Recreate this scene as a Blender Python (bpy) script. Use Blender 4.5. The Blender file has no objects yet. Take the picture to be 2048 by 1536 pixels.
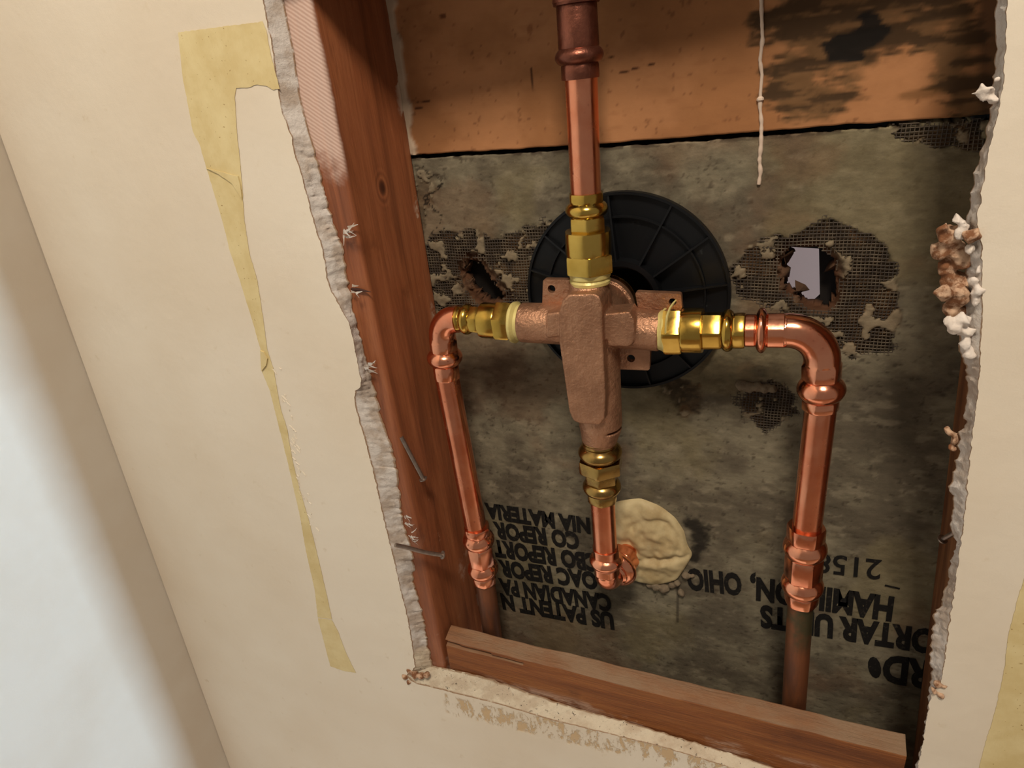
import bpy, bmesh, math, random
import numpy as np
from mathutils import Vector, Matrix, noise
random.seed(7)
C = bpy.context.scene.collection

# ------------------------------------------------------------------ camera
F, CX, CY = 1297.0, 1024.0, 768.0                 # focal length and centre in the 2048x1536 frame
RX = Vector((0.92393906, 0.07463252, -0.37518875))
RY = Vector((0.36905622, -0.43200561, 0.82290258))
RZ = Vector((-0.10066835, -0.89877758, -0.42669046))
CAM = Vector((0.0, -0.441, 1.35))
def ray(px, py):
    d = Vector((px - CX, py - CY, F))
    return Vector((RX.dot(d), RY.dot(d), RZ.dot(d)))
def P(px, py, y):                                  # point of the plane y = const
    d = ray(px, py); return CAM + d * ((y - CAM.y) / d.y)
def PX(px, py, x):                                 # point of the plane x = const
    d = ray(px, py); return CAM + d * ((x - CAM.x) / d.x)
def mpp(px, py, y):                                # metres per pixel there
    d = ray(px, py); return ((y - CAM.y) / d.y)
cd = bpy.data.cameras.new('camera'); cam = bpy.data.objects.new('camera', cd); C.objects.link(cam)
cd.sensor_width = 36; cd.lens = F / 2048 * 36; cd.clip_start = 0.01
cam.matrix_world = Matrix(((RX[0], -RX[1], -RX[2], CAM.x), (RY[0], -RY[1], -RY[2], CAM.y), (RZ[0], -RZ[1], -RZ[2], CAM.z), (0, 0, 0, 1)))
bpy.context.scene.camera = cam

# ------------------------------------------------------------------ light
sc = bpy.context.scene
w = bpy.data.worlds.new('world'); sc.world = w; w.use_nodes = True
w.node_tree.nodes['Background'].inputs[0].default_value = (1.0, 0.90, 0.80, 1)
w.node_tree.nodes['Background'].inputs[1].default_value = 0.22
def area(name, loc, target, size, energy, col, sy=None, spread=180):
    l = bpy.data.lights.new(name, 'AREA'); l.energy = energy; l.color = col
    l.shape = 'RECTANGLE'; l.size = size; l.size_y = sy or size; l.spread = math.radians(spread)
    o = bpy.data.objects.new(name, l); C.objects.link(o); o.location = loc
    o.rotation_euler = (Vector(target) - Vector(loc)).to_track_quat('-Z', 'Y').to_euler(); return o
area('room_lamp', (0.16, -0.95, 2.62), (-0.2, 0.0, 1.1), 0.30, 30, (1.0, 0.88, 0.74))
area('low_fill', (-0.30, -0.33, 0.22), (-0.25, 0.0, 0.75), 0.9, 0.55, (1.0, 0.90, 0.82), 0.35)  # added fill near the floor, no real source; the sill keeps it off the cavity bottom
area('window_daylight', (1.68, 0.045, 0.80), (-0.72, -0.10, 0.75), 0.035, 82, (0.54, 0.76, 1.0), 1.2)
area('shower_daylight', (0.05, 0.55, 1.9), (0.0, 1.0, 1.1), 0.4, 2.2, (1.0, 0.86, 0.82))
sc.view_settings.view_transform = 'Standard'; sc.view_settings.look = 'None'
sc.view_settings.gamma = 1; sc.view_settings.use_curve_mapping = False; sc.view_settings.exposure = 0.0

# ------------------------------------------------------------------ helpers
def lin(r, g, b):
    f = lambda c: (c / 255 / 12.92) if c / 255 <= .04045 else ((c / 255 + .055) / 1.055) ** 2.4
    return (f(r), f(g), f(b), 1)
class NT:
    def __init__(s, name):
        s.m = bpy.data.materials.new(name); s.m.use_nodes = True; s.t = s.m.node_tree
        s.b = s.t.nodes['Principled BSDF']; s.co = s.n('ShaderNodeTexCoord').outputs['Object']
    def n(s, k, **kw):
        x = s.t.nodes.new(k)
        for a, v in kw.items(): setattr(x, a, v)
        return x
    def L(s, a, b): s.t.links.new(a, b)
    def put(s, inp, v):
        if isinstance(v, bpy.types.NodeSocket): s.L(v, inp)
        else: inp.default_value = v
    def noise(s, scale, detail=5, rough=.6, vec=None, dist=0):
        x = s.n('ShaderNodeTexNoise'); x.inputs['Scale'].default_value = scale; x.inputs['Detail'].default_value = detail
        x.inputs['Roughness'].default_value = rough; x.inputs['Distortion'].default_value = dist; s.L(vec or s.co, x.inputs['Vector']); return x.outputs['Fac']
    def stretch(s, sx, sy, sz, rot=(0, 0, 0)):
        x = s.n('ShaderNodeMapping'); x.inputs['Scale'].default_value = (sx, sy, sz); x.inputs['Rotation'].default_value = rot; s.L(s.co, x.inputs['Vector']); return x.outputs[0]
    def ramp(s, v, stops):
        x = s.n('ShaderNodeValToRGB'); e = x.color_ramp.elements
        while len(e) < len(stops): e.new(.5)
        for k, (p, c) in zip(e, stops): k.position = p; k.color = c if len(c) == 4 else (*c, 1)
        s.L(v, x.inputs[0]); return x.outputs[0]
    def mix(s, f, a, b, mode='MIX'):
        x = s.n('ShaderNodeMix', data_type='RGBA', blend_type=mode); s.put(x.inputs[0], f); s.put(x.inputs[6], a); s.put(x.inputs[7], b); return x.outputs[2]
    def math(s, op, a, b=0, c=0):
        x = s.n('ShaderNodeMath', operation=op); s.put(x.inputs[0], a); s.put(x.inputs[1], b); s.put(x.inputs[2], c); return x.outputs[0]
    def smooth(s, v, a, b):
        x = s.n('ShaderNodeMapRange', interpolation_type='SMOOTHSTEP'); s.put(x.inputs[0], v); x.inputs[1].default_value = a; x.inputs[2].default_value = b; return x.outputs[0]
    def xyz(s):
        x = s.n('ShaderNodeSeparateXYZ'); s.L(s.co, x.inputs[0]); return x.outputs
    def bump(s, h, dist=.001, st=1.0, prev=None):
        x = s.n('ShaderNodeBump'); x.inputs['Distance'].default_value = dist; x.inputs['Strength'].default_value = st; s.L(h, x.inputs['Height'])
        if prev: s.L(prev, x.inputs['Normal'])
        s.L(x.outputs[0], s.b.inputs['Normal']); return x.outputs[0]
    def set(s, col=None, rough=None, metal=None, spec=None):
        if col is not None: s.put(s.b.inputs['Base Color'], col)
        if rough is not None: s.put(s.b.inputs['Roughness'], rough)
        if metal is not None: s.put(s.b.inputs['Metallic'], metal)
        if spec is not None: s.b.inputs['Specular IOR Level'].default_value = spec
        return s.m
BW = [(0, (0, 0, 0)), (1, (1, 1, 1))]
def gray(v): return (v, v, v, 1)

M = {}
# painted / papered wall
t = NT('wall_paper')
z = t.xyz()
base = t.mix(t.smooth(t.noise(3.0, 3), .35, .7), lin(222, 211, 192), lin(214, 200, 178))
base = t.mix(t.smooth(t.noise(60, 4), .62, .8), base, lin(206, 190, 164))
scr = t.smooth(t.noise(22, 6, .7, t.stretch(1.6, 1, .8, (0, .5, 0))), .70, .74)
base = t.mix(t.math('MULTIPLY', scr, .5), base, lin(165, 148, 122))
# torn band just under the opening: backing paper shows through in patches
d = t.math('SUBTRACT', t.math('SUBTRACT', z[2], t.math('MULTIPLY', z[0], 0.075)), .02475)
d = t.math('ADD', d, t.math('MULTIPLY', t.math('SUBTRACT', t.noise(70, 4), .5), .02))
band = t.math('MULTIPLY', t.smooth(d, .669, .675), t.smooth(d, .706, .700))
band = t.math('MULTIPLY', band, t.smooth(z[0], -.338, -.330))
pch = t.smooth(t.noise(60, 6, .75, t.stretch(1, 1, .45)), .49, .56)
base = t.mix(t.math('MULTIPLY', band, pch), base, lin(196, 168, 130))
t.set(base, .85, spec=.25)
h = t.math('ADD', t.noise(12, 4), t.math('MULTIPLY', t.noise(700, 3), .06))
h = t.math('SUBTRACT', h, t.math('MULTIPLY', t.math('MULTIPLY', band, pch), .5))
t.bump(h, .0035, .5); M['wall'] = t.m
t = NT('side_wall_paint')
base = t.mix(t.smooth(t.noise(5.0, 4), .35, .7), lin(238, 228, 212), lin(232, 219, 200))
scr = t.smooth(t.noise(30, 7, .75), .71, .75)
t.set(t.mix(t.math('MULTIPLY', scr, .4), base, lin(150, 140, 125)), .8, spec=.25)
t.bump(t.math('ADD', t.noise(9, 4), t.math('MULTIPLY', t.noise(500, 3), .06)), .003, .4); M['side'] = t.m
# broken gypsum core
t = NT('gypsum')
sp = t.smooth(t.noise(300, 4, .6), .63, .68)
big = t.smooth(t.noise(45, 4), .40, .62)
z = t.xyz(); low = t.math('MULTIPLY', t.smooth(z[2], .770, .757), 1.0)
b0 = t.mix(big, lin(208, 200, 191), lin(180, 165, 150)); b0 = t.mix(low, b0, t.mix(big, lin(208, 194, 170), lin(190, 172, 148)))
b0 = t.mix(t.math('MULTIPLY', sp, t.math('MULTIPLY_ADD', low, .75, .12)), b0, lin(60, 50, 42))
fr = t.math('MAXIMUM', t.smooth(z[1], .0012, .0004), t.smooth(z[1], .0112, .0122))        # torn paper faces of the sheet
b0 = t.mix(t.math('MULTIPLY', fr, t.smooth(t.noise(110, 4), .30, .50)), b0, lin(150, 122, 96))
t.set(b0, .95, spec=.1); t.bump(t.noise(420, 6, .7), .0012, .8); M['gypsum'] = t.m
t = NT('plaster_clump')
t.set(t.mix(t.smooth(t.noise(130, 5, .65), .40, .60), lin(190, 158, 130), lin(120, 80, 54)), .9, spec=.15); t.bump(t.noise(350, 5), .001, .7); M['clump'] = t.m
t = NT('white_plaster')
t.set(t.mix(t.noise(90, 4), lin(230, 222, 214), lin(196, 178, 158)), .9, spec=.15); t.bump(t.noise(400, 5), .0008, .6); M['white'] = t.m
# masking tape
t = NT('masking_tape')
c = t.mix(t.smooth(t.noise(30, 4), .3, .7), lin(216, 198, 148), lin(202, 180, 126))
t.set(t.mix(t.smooth(t.noise(420, 2, .5), .70, .74), c, lin(150, 120, 70)), .55, spec=.4)
t.bump(t.noise(500, 3, .6, t.stretch(1, 1, .3)), .0004, .5); M['tape'] = t.m
# woods
def wood(name, c1, c2, c3, axis, knot=None, dust=0.0):
    t = NT(name); s = [14, 14, 14]; s[axis] = .9; st = t.stretch(*s)
    g = t.noise(5, 6, .65, st, .6); fine = t.noise(38, 4, .6, st)
    z = t.xyz(); kd = None
    if knot:
        x = t.n('ShaderNodeVectorMath', operation='DISTANCE')
        mp = t.stretch(.0001, 1, .62); t.L(mp, x.inputs[0]); x.inputs[1].default_value = (knot.x * .0001, knot.y, knot.z * .62)
        kd = x.outputs['Value']
        g = t.math('ADD', g, t.math('MULTIPLY', t.math('SINE', t.math('MULTIPLY', kd, 1500)), t.math('MULTIPLY', t.smooth(kd, .014, .005), .10)))
        g = t.math('MULTIPLY', g, 1.0)
    col = t.ramp(g, [(.32, c1), (.5, c2), (.68, c3)])
    col = t.mix(t.math('MULTIPLY', t.smooth(fine, .5, .72), .45), col, c1)
    if knot: col = t.mix(t.smooth(kd, .0052, .0015), col, lin(66, 32, 16))
    spk = t.smooth(t.noise(120, 5, .7), .68, .76)
    col = t.mix(t.math('MULTIPLY', spk, .5), col, lin(196, 160, 130))
    blot = t.smooth(t.noise(14, 5, .6), .60, .78)
    col = t.mix(t.math('MULTIPLY', blot, .55), col, lin(62, 28, 14))
    return t, col
kn = PX(765, 375, -.327)
t, col = wood('stud_wood', lin(108, 60, 34), lin(136, 78, 46), lin(154, 94, 58), 2, kn)
z = t.xyz()                                        # planer marks with gypsum dust on the front edge
wv = t.n('ShaderNodeTexWave', wave_type='BANDS', bands_direction='DIAGONAL'); wv.inputs['Scale'].default_value = 190; wv.inputs['Distortion'].default_value = 1.5
t.L(t.stretch(.7, .4, 1.0), wv.inputs['Vector'])
nz = t.math('MULTIPLY', t.math('SUBTRACT', t.noise(40, 4), .5), .06)
fm = t.math('MULTIPLY', t.smooth(t.math('ADD', z[1], t.math('MULTIPLY', nz, .1)), .0185, .0145), t.smooth(t.math('ADD', z[2], nz), 1.285, 1.31))
dust = t.math('MULTIPLY', fm, t.math('MULTIPLY_ADD', wv.outputs['Fac'], .30, .45))
col = t.mix(dust, col, lin(226, 200, 184))
lo = t.math('MULTIPLY', t.smooth(z[2], .95, .78), t.smooth(t.noise(26, 5, .6), .58, .70))
col = t.mix(t.math('MULTIPLY', lo, .6), col, lin(190, 165, 145))
ed = t.math('MULTIPLY', t.smooth(z[1], .088, .1), t.smooth(t.noise(30, 4), .54, .6))
col = t.mix(ed, col, lin(205, 190, 170))
t.set(col, t.ramp(t.noise(18, 4), [(.3, gray(.42)), (.7, gray(.62))]), spec=.45); t.bump(t.noise(40, 5, .6, t.stretch(14, 14, .9)), .0006, .45); M['stud'] = t.m
t, col = wood('block_wood', lin(104, 56, 22), lin(132, 76, 34), lin(148, 92, 46), 0)
z = t.xyz()
ge = t.n('ShaderNodeNewGeometry'); sx = t.n('ShaderNodeSeparateXYZ'); t.L(ge.outputs['Normal'], sx.inputs[0])
top = t.math('MULTIPLY', t.smooth(sx.outputs[2], .25, .6), t.math('MULTIPLY_ADD', t.smooth(t.noise(16, 6, .65, t.stretch(.5, 1, 1)), .35, .62), .55, .40))
col = t.mix(top, col, lin(142, 116, 90))
rim = t.math('MULTIPLY', t.smooth(z[2], .742, .728), t.smooth(t.noise(24, 6, .7, t.stretch(.5, 1, 1.5)), .50, .64))
col = t.mix(t.math('MULTIPLY', rim, .55), col, lin(200, 172, 150))
t.set(col, .6, spec=.35); t.bump(t.math('ADD', t.noise(40, 6, .65, t.stretch(.9, 14, 14)), t.noise(22, 6, .7, t.stretch(.6, 1, 1))), .002, .8); M['block'] = t.m
t, col = wood('right_stud_wood', lin(92, 56, 34), lin(120, 76, 46), lin(140, 96, 60), 2); t.set(col, .7, spec=.3); M['rstud'] = t.m
# attribute-driven boards (stains and missing patches keep their own place)
def board_mat(name, fs, amt, br, rough=.92):
    t = NT(name); a = t.n('ShaderNodeAttribute'); a.attribute_name = 'Stain'
    v = t.ramp(t.noise(fs, 6, .7, t.stretch(.45, 1, 1)), [(.3, gray(1 - amt)), (.72, gray(1 + 0 * amt))])
    t.set(t.mix(1.0, a.outputs['Color'], v, 'MULTIPLY'), rough, spec=.15); t.bump(t.noise(fs * 3, 5, .7), .0005, br); return t.m
M['cement'] = board_mat('cement_board', 150, .38, .7)
M['kraft'] = board_mat('brown_board_paper', 60, .16, .3, .8)
t = NT('glass_mesh'); t.set(t.mix(t.smooth(t.noise(60, 3), .45, .6), lin(58, 48, 38), lin(88, 76, 60)), .7); M['mesh'] = t.m
t = NT('stencil_ink'); t.set(t.mix(t.smooth(t.noise(330, 5, .75), .56, .70), lin(24, 22, 20), lin(62, 56, 47)), .85, spec=.15); M['ink'] = t.m
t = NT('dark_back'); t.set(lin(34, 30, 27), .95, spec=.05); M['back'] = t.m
t = NT('pale_tile'); t.set(lin(150, 122, 110), .5); M['tile'] = t.m
t = NT('black_plastic'); t.set(t.mix(t.smooth(t.noise(90, 6, .7), .62, .74), lin(9, 10, 12), lin(34, 36, 36)), .42, spec=.5); t.bump(t.noise(250, 3), .0002, .3); t.b.inputs['Specular IOR Level'].default_value = .3; M['plastic'] = t.m
t = NT('putty'); t.set(t.mix(t.smooth(t.noise(35, 4), .35, .7), lin(190, 172, 130), lin(164, 142, 100)), .62, spec=.35); t.bump(t.noise(45, 4), .002, .5); M['putty'] = t.m
# metals
def metal(name, c1, c2, r1, r2, sc_=30, bumpd=0.0, spot=None, mtl=1.0):
    t = NT(name); n = t.noise(sc_, 4)
    col = t.mix(t.smooth(n, .35, .68), c1, c2)
    if spot: col = t.mix(t.math('MULTIPLY', t.smooth(t.noise(170, 3, .5), .66, .74), .6), col, spot)
    t.set(col, t.ramp(t.noise(sc_ * 2.2, 4), [(.3, gray(r1)), (.7, gray(r2))]), mtl)
    if bumpd: t.bump(t.noise(260, 4), bumpd, .6)
    else: t.bump(t.noise(55, 3), .0006, .25)
    return t.m
M['copper'] = metal('bright_copper', lin(236, 158, 122), lin(220, 134, 98), .16, .30, 26, spot=lin(130, 62, 42))
M['copper_fit'] = metal('pressed_copper', lin(240, 164, 128), lin(226, 142, 108), .12, .24, 40, spot=lin(150, 74, 50))
M['old'] = metal('tarnished_copper', lin(120, 70, 44), lin(92, 58, 40), .38, .55, 18, .0002, mtl=.85)
M['brass'] = metal('bright_brass', lin(206, 172, 88), lin(186, 150, 68), .14, .24, 30)
M['brassdull'] = metal('aged_brass', lin(170, 138, 78), lin(138, 108, 62), .18, .32, 40)
M['bronze'] = metal('cast_bronze', lin(176, 132, 102), lin(150, 110, 84), .36, .60, 34, .0022, mtl=.80)
M['oldbronze'] = metal('brown_copper_coupling', lin(138, 84, 66), lin(104, 62, 48), .26, .45, 45, .0006, mtl=.9)
t = NT('green_tarnish_copper'); z = t.xyz()
g = t.math('MULTIPLY', t.smooth(t.math('ADD', z[2], t.math('MULTIPLY', t.noise(40, 4), .05)), .868, .902), t.smooth(t.noise(26, 4), .30, .50))
c0 = t.mix(t.smooth(t.noise(22, 4, .6, t.stretch(3, 3, .6)), .38, .65), lin(128, 78, 48), lin(96, 62, 44))
t.set(t.mix(t.math('MULTIPLY', g, .8), c0, lin(50, 66, 44)), .5, .6); M['green'] = t.m
t = NT('pipe_dope'); t.set(t.mix(t.noise(80, 3), lin(222, 208, 140), lin(190, 170, 96)), .4, .25); t.bump(t.noise(150, 4), .0008, .5); M['dope'] = t.m
t = NT('bare_thread'); t.set(lin(196, 170, 130), .3, 1.0); M['thread'] = t.m
t = NT('nail_steel'); t.set(t.mix(t.noise(200, 4), lin(176, 162, 150), lin(110, 96, 86)), .4, .9); M['nail'] = t.m
t = NT('wood_splinter'); t.set(lin(60, 30, 18), .8); M['splinter'] = t.m

def link(name, me, mat, parent=None, smooth=35):
    if mat is not None: me.materials.append(mat)
    if smooth is not None:
        me.polygons.foreach_set('use_smooth', [True] * len(me.polygons))
        if smooth < 180: me.set_sharp_from_angle(angle=math.radians(smooth))
    o = bpy.data.objects.new(name, me); C.objects.link(o)
    if parent: o.parent = parent
    return o
def mesh(name, vs, fs, mat, parent=None, smooth=35):
    me = bpy.data.meshes.new(name); me.from_pydata([tuple(v) for v in vs], [], fs); me.update()
    if parent is not None and parent.type == 'EMPTY':
        me.transform(parent.matrix_world.inverted() if False else Matrix.Translation(-parent.location))
    return link(name, me, mat, parent, smooth)
def bmobj(name, bm, mat, parent=None, smooth=35):
    me = bpy.data.meshes.new(name); bm.to_mesh(me); bm.free()
    if parent is not None and parent.type == 'EMPTY': me.transform(Matrix.Translation(-parent.location))
    return link(name, me, mat, parent, smooth)
def tag(o, label, cat, group=None, kind=None):
    o['label'] = label; o['category'] = cat
    if group: o['group'] = group
    if kind: o['kind'] = kind
    return o
def thing(name, label, cat, loc=(0, 0, 0), group=None):
    o = bpy.data.objects.new(name, None); C.objects.link(o); o.location = loc; o.empty_display_size = .01
    return tag(o, label, cat, group)
def struct(o): o['kind'] = 'structure'; return o

def sweep(pts, radii, hexs=None, seg=56, rot=0.0, caps=True, start=None, wob=0.0):
    """tube through pts; hexs blends each ring from round (0) to hexagonal (1)"""
    pts = [Vector(p) for p in pts]; n = len(pts); hexs = hexs or [0] * n
    tan = []
    for i in range(n):
        a = pts[max(i - 1, 0)]; b = pts[min(i + 1, n - 1)]; tt = (b - a)
        if tt.length < 1e-9: tt = (pts[-1] - pts[0])
        tan.append(tt.normalized())
    u = (Vector((0, -1, 0)) - tan[0] * tan[0].dot(Vector((0, -1, 0))))
    if u.length < .2: u = Vector((0, 0, 1)) - tan[0] * tan[0].z
    u.normalize(); vs = []; fs = []
    for i in range(n):
        u = (u - tan[i] * u.dot(tan[i])).normalized(); v = tan[i].cross(u)
        for k in range(seg):
            a = 2 * math.pi * k / seg + rot
            am = ((a - rot + math.pi / 6) % (math.pi / 3)) - math.pi / 6
            hr = math.cos(math.pi / 6) / math.cos(am) * 1.10
            r = radii[i] * ((1 - hexs[i]) + hexs[i] * hr)
            if wob: r *= 1 + wob * noise.noise(pts[i] * 90 + Vector((math.cos(a), math.sin(a), 0)) * 1.5)
            vs.append(pts[i] + (u * math.cos(a) + v * math.sin(a)) * r)
    for i in range(n - 1):
        for k in range(seg):
            k2 = (k + 1) % seg; fs.append((i * seg + k, i * seg + k2, (i + 1) * seg + k2, (i + 1) * seg + k))
    if caps: fs.append(tuple(range(seg - 1, -1, -1))); fs.append(tuple((n - 1) * seg + k for k in range(seg)))
    return vs, fs
def lathe(A, B, prof, **kw):
    """prof: (s along A..B, radius in metres[, hexness])"""
    A = Vector(A); B = Vector(B)
    return sweep([A.lerp(B, p[0]) for p in prof], [p[1] for p in prof], [p[2] if len(p) > 2 else 0 for p in prof], **kw)
def bead(s0, s1, r0, r1, n=9, h=0.0):             # a rounded ring between s0 and s1, r0 at its foot, r1 at its crest
    return [(s0 + (s1 - s0) * k / (n - 1), r0 + (r1 - r0) * math.sin(math.pi * k / (n - 1)) ** .8, h) for k in range(n)]
def step(s0, s1, r, e=.0006, h=0.0):              # a plain section with eased ends
    return [(s0, r - e, h), (s0 + .012, r, h), (s1 - .012, r, h), (s1, r - e, h)]

# ------------------------------------------------------------------ numpy noise for worn surfaces
rng = np.random.RandomState(3); TAB = rng.rand(256, 256)
def vn(x, y):
    xi = np.floor(x).astype(int); yi = np.floor(y).astype(int); fx = x - xi; fy = y - yi
    fx = fx * fx * (3 - 2 * fx); fy = fy * fy * (3 - 2 * fy)
    g = lambda a, b: TAB[a % 256, b % 256]
    return (g(xi, yi) * (1 - fx) + g(xi + 1, yi) * fx) * (1 - fy) + (g(xi, yi + 1) * (1 - fx) + g(xi + 1, yi + 1) * fx) * fy
def fbm(x, y, o=5, r=.55):
    s = 0; a = 1; t_ = 0
    for k in range(o): s = s + a * vn(x * 2 ** k + 17 * k, y * 2 ** k + 31 * k); t_ += a; a *= r
    return s / t_
def sst(v, a, b):
    q = np.clip((v - a) / (b - a), 0, 1); return q * q * (3 - 2 * q)
def polyd(X, Y, poly):                             # signed distance, positive inside
    D = np.full(X.shape, 1e9); ins = np.zeros(X.shape, bool); n = len(poly)
    for i in range(n):
        x1, y1 = poly[i]; x2, y2 = poly[(i + 1) % n]; dx, dy = x2 - x1, y2 - y1
        tt = np.clip(((X - x1) * dx + (Y - y1) * dy) / (dx * dx + dy * dy), 0, 1)
        D = np.minimum(D, np.hypot(X - x1 - tt * dx, Y - y1 - tt * dy))
        if dy != 0: ins ^= ((y1 > Y) != (y2 > Y)) & (X < (x2 - x1) * (Y - y1) / dy + x1)
    return np.where(ins, D, -D)

YB = .1017                                          # face of the boards at the back of the cavity
def W2(pts, y): return [(p.x, p.z) for p in (P(a, b, y) for a, b in pts)]

# ------------------------------------------------------------------ front wall with the torn opening
FL = [(500,-160),(525,0),(545,100),(553,175),(568,240),(582,268),(588,310),(605,355),(625,440),(645,500),(656,570),(680,615),(700,650),(714,720),(724,772),(706,785),(715,830),(735,900),(750,960),(770,1050),(790,1130),(803,1190),(814,1230),(824,1290),(830,1335),
      (812,1352),(826,1366),(898,1384),(995,1408),(1102,1440),(1210,1466),(1317,1492),(1424,1524),(1500,1548),(1640,1590),(1760,1630),
      (1822,1640),(1836,1536),(1850,1460),(1862,1390),(1881,1369),(1889,1326),(1900,1244),(1911,1168),(1922,1092),(1933,1005),(1938,929),(1946,863),(1957,782),(1960,700),(1965,640),(1965,570),(1965,501),(1954,437),(1963,392),(1970,346),(1979,292),(1997,228),(2006,173),(2012,100),(2015,0),(2030,-160)]
BL = [(545,-160),(568,0),(590,115),(598,180),(612,240),(620,268),(632,310),(646,360),(666,440),(684,490),(696,560),(704,610),(716,655),(733,720),(748,775),(757,800),(764,840),(786,900),(797,960),(806,1040),(826,1110),(828,1170),(846,1230),(856,1290),(866,1330),
      (868,1332),(900,1338),(941,1346),(1006,1366),(1081,1393),(1156,1417),(1263,1446),(1400,1488),(1500,1520),(1640,1562),(1750,1600),
      (1812,1620),(1832,1536),(1848,1478),(1854,1424),(1862,1353),(1865,1255),(1878,1206),(1892,1163),(1911,1092),(1900,1054),(1903,1005),(1908,934),(1919,880),(1936,800),(1926,720),(1912,660),(1926,600),(1932,540),(1932,480),(1930,437),(1940,387),(1951,337),(1965,283),(1986,214),(1992,114),(1990,40),(1992,0),(2006,-160)]
ZTL, ZTR = 1.430, 1.48
def chains(L_, y, cuts, counts):
    w_ = [np.array(p) for p in W2(L_, y)]; out_ = []
    for (i0, i1), m in zip(cuts, counts):
        c = np.array(w_[i0:i1 + 1]); d = np.r_[0, np.cumsum(np.hypot(*np.diff(c, axis=0).T))]; u = np.linspace(0, d[-1], m)
        out_ += [(np.interp(a, d, c[:, 0]), np.interp(a, d, c[:, 1])) for a in u]
    return out_
fi = [FL.index(p) for p in ((830,1335), (812,1352), (1822,1640), (1836,1536))]; bi = [BL.index(p) for p in ((866,1330), (868,1332), (1812,1620), (1832,1536))]
F2 = chains(FL, 0, ((0, fi[0]), (fi[1], fi[2]), (fi[3], len(FL) - 1)), (90, 60, 90)); B2 = chains(BL, .0127, ((0, bi[0]), (bi[1], bi[2]), (bi[3], len(BL) - 1)), (90, 60, 90))
def tops(q):                                        # straight on up to the head of the opening
    q = [p for p in q]; k = 0
    while q[0][1] > ZTL - .004 and len(q): q.pop(0); k += 1
    h_ = (q[0][0] - .002, ZTL); fill_ = [(h_[0] + (q[0][0] - h_[0]) * j / (k + 1), h_[1] + (q[0][1] - h_[1]) * j / (k + 1)) for j in range(k + 1)]
    return fill_ + q[:-1] + [(q[-1][0] + .006, ZTR)]
F2 = tops(F2); B2 = tops(B2)
RF, RB, TT = [], [], []
n = len(F2)
for i in range(n):
    a, b = np.array(F2[i]), np.array(F2[(i + 1) % n]); c, d = np.array(B2[i]), np.array(B2[(i + 1) % n])
    m = max(1, int(np.hypot(*(b - a)) / .0014)); tp = (i == n - 1)
    for k in range(m):
        s = k / m; f_ = a + (b - a) * s; b_ = c + (d - c) * s
        amp = .0013 if not tp else .0003
        q = Vector((f_[0] * 160, f_[1] * 160, 0))
        f_ = f_ + np.array([noise.noise(q) + .6 * noise.noise(q * 3.1), noise.noise(q + Vector((9, 9, 9)))]) * amp * .8
        q = Vector((b_[0] * 120, b_[1] * 120, 5))
        rough = .25 if (f_[1] > 1.32 and f_[0] < -.2) or tp else 1.0
        b_ = b_ + np.array([noise.noise(q) + .8 * noise.noise(q * 2.7), noise.noise(q + Vector((9, 9, 9)))]) * .0022 * rough
        RF.append(f_); RB.append(b_); TT.append(rough)
N = len(RF)
zf = lambda z: -0.7166 - (1.3487 - z) * 0.0788     # crease with the side wall
def fill(bm, outer, holes, y):
    es = []
    rings = []
    for lp in [outer] + holes:
        vs = [bm.verts.new((p[0], y, p[1])) for p in lp]; rings.append(vs)
        es += [bm.edges.new((vs[i], vs[(i + 1) % len(vs)])) for i in range(len(vs))]
    r = bmesh.ops.triangle_fill(bm, use_beauty=True, use_dissolve=False, edges=es, normal=(0, -1, 0))
    return rings
bm = bmesh.new(); G = .0007
out = [(zf(0) + G, 0), (.72, 0), (.72, 2.4), (zf(2.4) + G, 2.4)]
r1 = fill(bm, out, [[tuple(p) for p in RF]], 0.0)
for f_ in bm.faces: f_.material_index = 0
nf = len(bm.faces)
r2 = fill(bm, out, [[tuple(p) for p in RB]], .0127)
K = 9; prev = r1[1]; bm.faces.ensure_lookup_table()
for j in range(1, K + 1):
    s = j / K
    if j == K: cur = r2[1]
    else:
        cur = []
        for i in range(N):
            p = RF[i] * (1 - s) + RB[i] * s; y = .0127 * s
            lowe = p[1] < .745; q = Vector((p[0] * 260, y * 200, p[1] * 330)); q2 = q * 2.6
            dn = (noise.noise(q) + .5 * noise.noise(q2)) * (.0009 if lowe else .0019) * TT[i] * math.sin(math.pi * s)
            nn = RF[i] - RF[(i + 1) % N]; L_ = np.hypot(*nn) + 1e-9; nn = np.array([-nn[1], nn[0]]) / L_
            cur.append(bm.verts.new((p[0] + nn[0] * dn * .7, y + .4 * dn, p[1] + nn[1] * dn * .7)))
    for i in range(N):
        f_ = bm.faces.new((prev[i], prev[(i + 1) % N], cur[(i + 1) % N], cur[i])); f_.material_index = 1
    prev = cur
for a, b in ((0, 1), (1, 2), (2, 3), (3, 0)): bm.faces.new((r1[0][a], r1[0][b], r2[0][b], r2[0][a]))
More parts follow.
